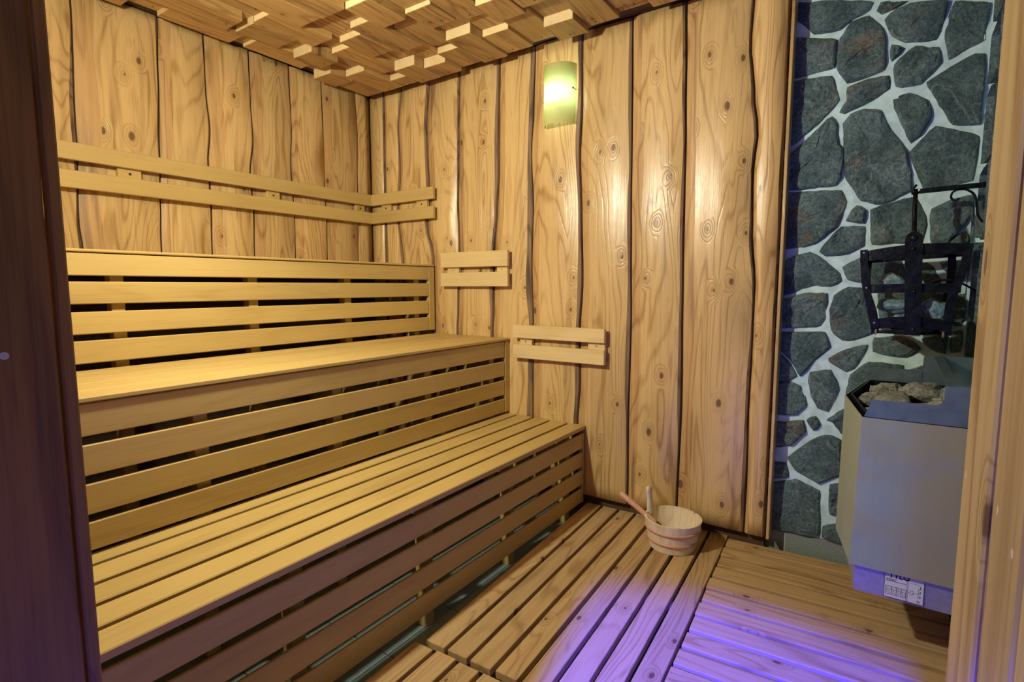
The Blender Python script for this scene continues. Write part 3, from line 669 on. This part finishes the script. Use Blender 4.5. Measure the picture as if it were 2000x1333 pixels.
ladle = root('ladle', A, 'wooden sauna ladle with a thick rounded handle leaning in the bucket', 'ladle')
bm = tube_bm([A, A+d*.004, A+d*.012, A+d*.06, A+d*.12, A+d*.185, A+d*.2], [.004, .0105, .0135, .0128, .0118, .0125, .0115], 16)
M = frame(d, d.orthogonal().normalized(), A); bmesh.ops.transform(bm, matrix=M.inverted(), verts=bm.verts[:]); M.translation = (0, 0, 0)
put('handle', bm2me(bm, 'handle', True), W_LADLE, ladle, M)
hx = []
o1 = d.orthogonal().normalized(); o2 = d.cross(o1)
for k in range(97):
    a = k*PI/8; hx.append(A+d*(.197+.022*k/96)+(o1*math.cos(a)+o2*math.sin(a))*.0118)
part('wire_binding', tube_bm(hx, .0014, 6), M_COPPER, ladle, True)
part('ferrule', tube_bm([A+d*.195, A+d*.222, A+d*.245], [.0105, .0105, .006], 14), M_COPPER, ladle, True)
bm = bmesh.new(); cb = A+d*.255; bmesh.ops.create_uvsphere(bm, u_segments=20, v_segments=12, radius=.034)
bmesh.ops.delete(bm, geom=[v for v in bm.verts if v.co.z > .006], context='VERTS')
ret = bmesh.ops.solidify(bm, geom=bm.faces[:], thickness=.003)
bmesh.ops.translate(bm, verts=bm.verts[:], vec=Vector((2.075, -.222, .110)))
part('bowl', bm, M_COPPER, ladle, True)
# ------------------------------------------------------------------ wall lamp
lamp = root('wall_lamp', (1.392, 0, 2.1), 'wall lamp with a curved translucent green glass shade on the back wall', 'lamp')
def arc_shade(cx, y0, hw, dep, z0, z1, th, n=20):
    bm = bmesh.new(); cols = []
    for i in range(n+1):
        a = PI*i/n; c, s = math.cos(a), math.sin(a)
        po = (cx-hw*c, y0-dep*s); pi = (cx-(hw-th)*c, y0-(dep-th)*s)
        cols.append([bm.verts.new((po[0], po[1], z0)), bm.verts.new((po[0], po[1], z1)), bm.verts.new((pi[0], pi[1], z1)), bm.verts.new((pi[0], pi[1], z0))])
    for a, b in zip(cols, cols[1:]):
        for k in range(4): bm.faces.new((a[k], b[k], b[(k+1) % 4], a[(k+1) % 4]))
    bm.faces.new(cols[0]); bm.faces.new(cols[-1][::-1]); bmesh.ops.recalc_face_normals(bm, faces=bm.faces[:]); return bm
part('lamp_shade', arc_shade(1.392, -.014, .083, .072, 1.955, 2.232, .004), M_SHADE, lamp, True)
part('back_plate', box_bm(1.345, 1.440, -.009, -.0035, 2.02, 2.17, .002), M_ZINC, lamp)
for x, z in ((1.311, 2.075), (1.473, 2.115)):
    part('clip', tube_bm([(x, -.004, z), (x, -.03, z)], .0022, 8), M_BRASS, lamp)
    part('clip_cap', disc_bm((x+(-.004 if x < 1.4 else .001), -.036, z), ((-1 if x < 1.4 else 1), -.5, 0), .005, .003), M_BRASS, lamp)
bm = bmesh.new(); bmesh.ops.create_uvsphere(bm, u_segments=16, v_segments=10, radius=.011)
for v in bm.verts: v.co = Vector((v.co.x, v.co.y, v.co.z*1.6))+Vector((1.388, -.034, 2.10))
part('bulb', bm, M_BULB, lamp, True)
lp = light('lamp_light', 'POINT', (1.388, -.047, 2.10), 1.15, (.72, 1.0, .95), shadow_soft_size=.036); lp.parent = lamp; lp.location = (1.388-1.392, -.052, 0)
# ------------------------------------------------------------------ rocks
def rock_bm(c, r, seed, sq=(1, 1, .8)):
    bm = bmesh.new(); bmesh.ops.create_icosphere(bm, subdivisions=3, radius=1)
    rnd = random.Random(seed); planes = [(Vector((rnd.gauss(0, 1), rnd.gauss(0, 1), rnd.gauss(0, 1))).normalized(), rnd.uniform(.55, .85)) for _ in range(9)]
    for v in bm.verts:
        p = v.co.copy()
        for nn, dd in planes:
            e = p.dot(nn)-dd
            if e > 0: p -= nn*e*.92
        p += p*noise.noise(p*2.2+Vector((seed, 0, 0)))*.18+p*noise.noise(p*6+Vector((seed, 3, 0)))*.06
        v.co = Vector((p.x*r*sq[0], p.y*r*sq[1], p.z*r*sq[2]))
    bmesh.ops.rotate(bm, matrix=Matrix.Rotation(rnd.uniform(0, 6), 3, 'Z'), verts=bm.verts[:])
    return bm
def rock(name, c, r, seed, sq, mat, label, group):
    o = put(name, bm2me(rock_bm(c, r, seed, sq), name), mat, None, Matrix.Translation(c)); tag(o, label, 'stone', group); return o
# ------------------------------------------------------------------ heater
HX, HY = 2.72, -.56
heater = root('sauna_heater', (2.72, -.30, 0), 'wall-mounted steel electric sauna heater with a pointed left side, full of rocks', 'heater')
def tilt(z, y): return z+(y-HY)*.06
def hexpoly(dx=0.0, dy=0.0):
    return [(XR-.002, HY+dy), (2.717+dx, HY+dy), (2.662+dx*1.3, -.30), (2.715+dx, -.04-dy), (XR-.002, -.04-dy)]
def shell(poly_top, poly_bot, ztop, zbot, th):
    """open-topped folded sheet; ztop(y) gives the rim height"""
    bm = bmesh.new(); pt = [Vector(p) for p in poly_top]; pb = [Vector(p) for p in poly_bot]
    a = [bm.verts.new((p.x, p.y, ztop(p.y))) for p in pt]; b = [bm.verts.new((p.x, p.y, zbot)) for p in pb]
    for i in range(len(a)-1): bm.faces.new((a[i], b[i], b[i+1], a[i+1]))
    bmesh.ops.recalc_face_normals(bm, faces=bm.faces[:])
    r = bmesh.ops.solidify(bm, geom=bm.faces[:], thickness=th); return bm
top = hexpoly(); bot = [(XR-.002, HY+.004), (2.711, HY+.004), (2.659, -.30), (2.711, -.045), (XR-.002, -.045)]
bm = shell(top, bot, lambda y: tilt(.790, y), .336, .0025)
# local origin of the shell is the heater root: x from 0, z from the ground; shift so the tint follows the panel
body = part('heater_body', bm, M_HEATER, heater)
# lower skirt narrowing to the base
low = [(XR-.002, HY+.024), (2.724, HY+.024), (2.695, -.30), (2.724, -.07), (XR-.002, -.07)]
bm = bmesh.new(); P0 = [(XR-.002, HY+.020), (2.723, HY+.020), (2.690, -.30), (2.722, -.06), (XR-.002, -.06)]
P1 = low
va = [bm.verts.new((x, y, .345)) for x, y in P0]; vb = [bm.verts.new((x, y, .250)) for x, y in P1]
for i in range(4): bm.faces.new((va[i], vb[i], vb[i+1], va[i+1]))
bm.faces.new(va); bm.faces.new(vb[::-1]); bmesh.ops.recalc_face_normals(bm, faces=bm.faces[:])
base = part('base_housing', bm, M_ZINC, heater)
# dark inner rim
bm = shell(hexpoly(.012, .012), hexpoly(.012, .012), lambda y: tilt(.797, y), .62, .006)
part('inner_rim', bm, M_IRON, heater)
bm = prism_bm(hexpoly(.02, .02), .722, .726, 'z'); part('rock_grate', bm, M_IRON, heater)
def guard(y, lean, z_lo, z_hi, name, x0, x1, x2, x3, x4):
    zt = tilt(z_lo, y)
    prof = [(x0, zt), (x0+.018, zt+.050), (x1, zt+.053)]
    for k in range(1, 5): prof.append((x1+.018*math.sin(k*PI/8)*1.0, zt+.053+.020*(1-math.cos(k*PI/8))))
    prof += [(x2-.006, zt+.098), (x2, zt+.106), (x3, zt+.108), (x4, zt+.108), (x4, zt)]
    bm = bmesh.new(); lo = [bm.verts.new((x, y+lean*(z-zt), z)) for x, z in prof]
    # strip faces from the bottom edge upwards
    bt = [bm.verts.new((x, y, zt)) for x, z in prof[1:-1]]
    seq_b = [lo[0]]+bt+[lo[-1]]
    for i in range(len(lo)-1):
        vs_ = [seq_b[i], seq_b[i+1], lo[i+1], lo[i]]
        u = []
        for v in vs_:
            if v not in u: u.append(v)
        if len(u) >= 3: bm.faces.new(u)
    bmesh.ops.recalc_face_normals(bm, faces=bm.faces[:])
    bmesh.ops.solidify(bm, geom=bm.faces[:], thickness=.003)
    return part(name, bm, M_STEELB, heater)
guard(HY+.002, .12, .792, 0, 'front_guard', 2.722, 2.884, 2.908, 2.932, XR-.004)
guard(-.042, -.12, .792, 0, 'rear_guard', 2.712, 2.864, 2.888, 2.910, XR-.004)
# sloping lid joining the two guards next to the wall
bm = bmesh.new()
def q4(a, b, c, d_): bm.faces.new([bm.verts.new(v) for v in (a, b, c, d_)])
y0, y1 = HY+.014, -.055
q4((2.906, y0, .898), (2.932, y0, .900), (2.932, y1, .931), (2.906, y1, .929))
q4((2.932, y0, .900), (XR-.004, y0, .842), (XR-.004, y1, .873), (2.932, y1, .931))
bmesh.ops.remove_doubles(bm, verts=bm.verts[:], dist=.0005); bmesh.ops.recalc_face_normals(bm, faces=bm.faces[:]); bmesh.ops.solidify(bm, geom=bm.faces[:], thickness=.003)
part('hood', bm, M_STEELB, heater)
# rating label on the base housing
lz0, lz1, lx0, lx1 = .2565, .338, 2.799, 2.893
def on_base(z): return HY+.024-.004*(z-.25)/.095-.0006
yl = HY+.0185
lab = part('rating_label', box_bm(lx0, lx1, yl, yl+.0008, lz0, lz1, 0), M_LABEL, heater)
pr = bmesh.new()
def ink(a, b, c, d_, y=None):   # thin printed bar in label units 0..1
    X = lambda u: lx0+(lx1-lx0)*u; Z = lambda v: lz0+(lz1-lz0)*v
    join_bm(pr, box_bm(X(a), X(b), yl-.0004, yl+.0002, Z(c), Z(d_), 0))
lw_ = .012
for c in (.62, .42, .30, .12): ink(.04, .56, c, c+lw_)
ink(.0, 1.0, .0, .015); ink(.0, 1.0, .985, 1.0); ink(0, .01, 0, 1); ink(.99, 1, 0, 1); ink(.6, .608, .0, 1.0); ink(.57, .576, .0, 1.0)
for a in (.04, .2, .32, .44, .555): ink(a, a+.008, .12, .43)
rnd = random.Random(5)
for z in (.70, .65):
    x = .05
    while x < .3:
        wv = rnd.uniform(.02, .05); ink(x, x+wv, z, z+.022); x += wv+.012
for z in (.36, .24, .18):
    x = .06
    while x < .54:
        wv = rnd.uniform(.015, .04); ink(x, x+wv, z, z+.016); x += wv+.03
for a, b, c, e in ((.66, .74, .3, .31), (.66, .74, .44, .45), (.66, .668, .3, .45), (.732, .74, .3, .45), (.74, .86, .37, .378), (.86, .868, .24, .56), (.86, .94, .56, .568), (.86, .94, .4, .408), (.86, .94, .24, .248), (.62, .66, .37, .378), (.9, .92, .58, .66), (.9, .92, .42, .48), (.9, .92, .26, .32), (.66, .9, .72, .728)): ink(a, b, c, e)
o = sub('label_print', pr, M_BLACK, lab, heater)
def text(body_, x, y, z, size, par, grand, name='lettering', bold=1.0):
    cu = bpy.data.curves.new(name, 'FONT'); cu.body = body_; cu.size = size; cu.offset = .0004*bold; cu.extrude = .0001; cu.resolution_u = 3; cu.materials.append(M_BLACK)
    t = bpy.data.objects.new(name, cu); COL.objects.link(t); t.parent = par
    bpy.context.view_layer.update(); me = bpy.data.meshes.new_from_object(t.evaluated_get(bpy.context.evaluated_depsgraph_get())); bpy.data.objects.remove(t)
    o = put(name, me, None, par, Matrix.Translation(Vector((x, y, z))-ORG[grand.name]) @ Matrix.Rotation(PI/2, 4, 'X')); return o
text('TYLÖ', lx0+.010, yl-.0006, .3325-.0128, .020, lab, heater, bold=1.6)
text('CE', lx0+.078, yl-.0006, lz0+.006, .0062, lab, heater, bold=.3)
# rocks in the heater
HG = 'rocks heaped in the heater'
spots = [(2.775, -.46, .775, .058, (1.2, .9, .55)), (2.80, -.36, .80, .066, (1.3, 1, .6)), (2.85, -.44, .795, .062, (1.5, .9, .5)), (2.92, -.42, .80, .055, (1.1, 1, .7)),
         (2.74, -.30, .795, .05, (1, 1, .6)), (2.78, -.22, .81, .055, (1, 1, .7)), (2.86, -.26, .825, .06, (1.2, 1, .6)), (2.93, -.28, .815, .058, (1, 1.1, .7)), (2.88, -.14, .815, .055, (1.2, 1, .6)), (2.79, -.12, .80, .05, (1, 1, .6)), (2.95, -.16, .81, .05, (1, 1, .7))]
rl = ['grey flat rock at the front left of the heater rocks', 'grey rock with a ridge, left of centre on top of the heater', 'long pale tan rock, the most prominent in the heater', 'dark angular rock at the right front inside the heater guard',
      'small rock at the pointed left tip of the heater', 'rock at the back left of the heater rocks', 'grey humped rock in the middle back of the heater', 'rock at the right of the heater beside the hood', 'rock at the back of the heater near the rear guard', 'small rock at the far left back of the heater', 'small rock in the right back of the heater']
for i, (x, y, z, r, sq) in enumerate(spots):
    lbl = rl[i] if i < len(rl) else 'rock in the lower layer of the heater, mostly hidden under the others'
    rock('heater_rock', (x, y, z+.004), r*.93, i+1, sq, M_ROCK, lbl, HG if i >= len(rl) else HG)
# ------------------------------------------------------------------ iron basket on its bracket
YF, YK = -.17, -.035
brk = root('wall_bracket', (3.02, -.10, 1.49), 'black wrought iron bracket with a curled scroll, fixed to the right wall above the basket', 'bracket')
part('bracket_bar', ribbon_bm([(2.832, -.10, 1.489), (2.90, -.10, 1.491), (XR-.01, -.10, 1.494)], .016, .008, (0, 0, 1)), M_IRON, brk)
part('hook_eye', tube_bm([(2.833, -.10, 1.489), (2.824, -.10, 1.481), (2.812, -.10, 1.482), (2.809, -.10, 1.492), (2.815, -.10, 1.502), (2.822, -.10, 1.512)], .0038, 8), M_IRON, brk, True)
def crom(P, k=5):
    P = [Vector(p) for p in P]; out = []
    for i in range(len(P)-1):
        p0, p1, p2, p3 = P[max(i-1, 0)], P[i], P[i+1], P[min(i+2, len(P)-1)]
        for j in range(k):
            t = j/k; out.append(.5*((2*p1)+(p2-p0)*t+(2*p0-5*p1+4*p2-p3)*t*t+(3*p1-p0-3*p2+p3)*t**3))
    out.append(P[-1]); return out
sc_ = [(2.936, 1.457), (2.930, 1.450), (2.921, 1.452), (2.915, 1.462), (2.918, 1.476), (2.932, 1.4845), (2.954, 1.482), (2.974, 1.463), (2.982, 1.43), (2.986, 1.401), (2.999, 1.378), (XR-.012, 1.367)]
part('scroll', ribbon_bm(crom([(x, -.10, z) for x, z in sc_]), .008, .006, (0, 1, 0)), M_IRON, brk)
bk = root('iron_basket', (2.83, -.10, 1.01), 'black wrought iron basket of riveted bands holding rocks against the stone wall', 'basket')
part('hanging_rod', tube_bm([(2.820, -.10, 1.497), (2.821, -.105, 1.43), (2.823, -.135, 1.36), (2.823, -.160, 1.335)], [.0065, .0075, .0075, .007], 10), M_IRON, bk, True)
# centre strap with a rounded head
st = [(2.800, 1.012), (2.858, 1.012), (2.846, 1.33)]
prof = [(2.815, 1.004), (2.859, 1.006), (2.8465, 1.322)]+[(2.8225+.024*math.cos(a), 1.325+.024*math.sin(a)) for a in [PI*k/10 for k in range(0, 11)]]+[(2.7985, 1.322)]
strap = part('centre_strap', prism_bm(prof, YF-.012, YF-.006, 'y'), M_IRON, bk)
part('strap_foot', box_bm(2.815, 2.859, YF-.0125, YF-.004, 1.0035, 1.007, .0005), M_RUST, bk)
for x, z, r in ((2.822, 1.328, .0105), (2.822, 1.293, .007), (2.833, 1.152, .006), (2.838, 1.026, .006)):
    bm = bmesh.new(); bmesh.ops.create_uvsphere(bm, u_segments=12, v_segments=8, radius=r)
    for v in bm.verts: v.co = Vector((v.co.x, v.co.y*.6, v.co.z))+Vector((x, YF-.0125, z))
    sub('rivet', bm, M_IRON, strap, bk, True)
def band(xl, xr, z0, z1, h, bow, name='band'):
    pts = [(xl+.006, YK, z0-.004)]+[(xl+(xr-xl)*t, YF-bow*math.sin(PI*t), z0+(z1-z0)*t+.012*math.sin(PI*t)*(1 if h > .03 else .2)) for t in [k/10 for k in range(11)]]+[(xr-.006, YK, z1)]
    bm = ribbon_bm(pts, h, .004, (0, 0, 1)); return part(name, bm, M_IRON, bk)
band(2.678, 2.972, 1.270, 1.287, .036, .004)
band(2.697, 2.952, 1.160, 1.163, .030, .003)
band(2.722, 2.935, 1.038, 1.040, .036, .002)
def side(pts, wdt, wdir=(1, 0, 0), name='side_strap'):
    s = part(name, ribbon_bm(crom(pts, 4), wdt, .004, wdir), M_IRON, bk); return s
s1 = side([(2.686, YF-.005, 1.295), (2.690, YF-.005, 1.24), (2.700, YF-.004, 1.16), (2.722, YF-.004, 1.09), (2.731, YF-.004, 1.045), (2.733, YF-.004, 1.008)], .022)
for x, z in ((2.686, 1.285), (2.700, 1.165), (2.729, 1.045)): sub('rivet', disc_bm((x, YF-.0085, z), (0, -1, 0), .0035, .003, 8), M_SCREW, s1, bk)
side([(2.964, YF-.002, 1.305), (2.958, YF-.002, 1.24), (2.944, YF-.002, 1.18), (2.930, YF-.002, 1.12), (2.927, YF-.002, 1.05), (2.927, YF-.002, 1.010)], .024)
side([(2.968, YF+.02, 1.305), (2.966, YF+.02, 1.24), (2.952, YF+.02, 1.18), (2.936, YF+.02, 1.12), (2.931, YF+.02, 1.05), (2.930, YF+.02, 1.010)], .036, (0, 1, 0))
side([(2.682, YF+.02, 1.295), (2.687, YF+.02, 1.24), (2.699, YF+.02, 1.16), (2.720, YF+.02, 1.09), (2.729, YF+.02, 1.045), (2.731, YF+.02, 1.008)], .036, (0, 1, 0))
for x in (2.70, 2.935): side([(x, YK, 1.29), (x, YK, 1.16), (x+(2.83-x)*.25, YK, 1.01)], .022)
band_b = part('back_band', ribbon_bm([(2.684, YK, 1.268), (2.966, YK, 1.285)], .03, .004, (0, 0, 1)), M_IRON, bk)
part('floor_plate', box_bm(2.733, 2.925, YF+.004, YK-.002, 1.008, 1.012, .001), M_IRON, bk)
for x in (2.7445, 2.9265): part('worn_foot', box_bm(x-.012, x-.006, YF-.010, YF-.004, 1.004, 1.022, .0005), M_RUST, bk)
part('wire_handle', tube_bm(crom([(2.872, -.12, 1.168), (2.885, -.12, 1.182), (2.91, -.12, 1.190), (2.94, -.12, 1.188), (2.975, -.11, 1.17), (3.01, -.10, 1.145)]), .0032, 8), M_IRON, bk, True)
bs = [(2.785, -.115, 1.103, .052, (1.35, .8, .62), 'long blue-grey rock behind the lower left window of the basket'), (2.895, -.115, 1.09, .045, (1, .85, .95), 'speckled angular rock in the lower right of the basket'),
      (2.775, -.085, 1.19, .042, (1.2, .7, .7), 'rounded rock showing in the upper left window of the basket'), (2.84, -.08, 1.165, .04, (1.2, .8, .6), 'flat pale rock under the basket band left of the strap'),
      (2.80, -.10, 1.042, .04, (1.3, .9, .7), 'rock on the floor of the basket at lower left'), (2.885, -.09, 1.035, .035, (1, .9, .6), 'rock on the floor of the basket at lower right')]
for i, (x, y, z, r, sq, lbl) in enumerate(bs): rock('basket_rock', (x, y, z), r, 40+i, sq, M_ROCKB, lbl, 'rocks in the iron basket')
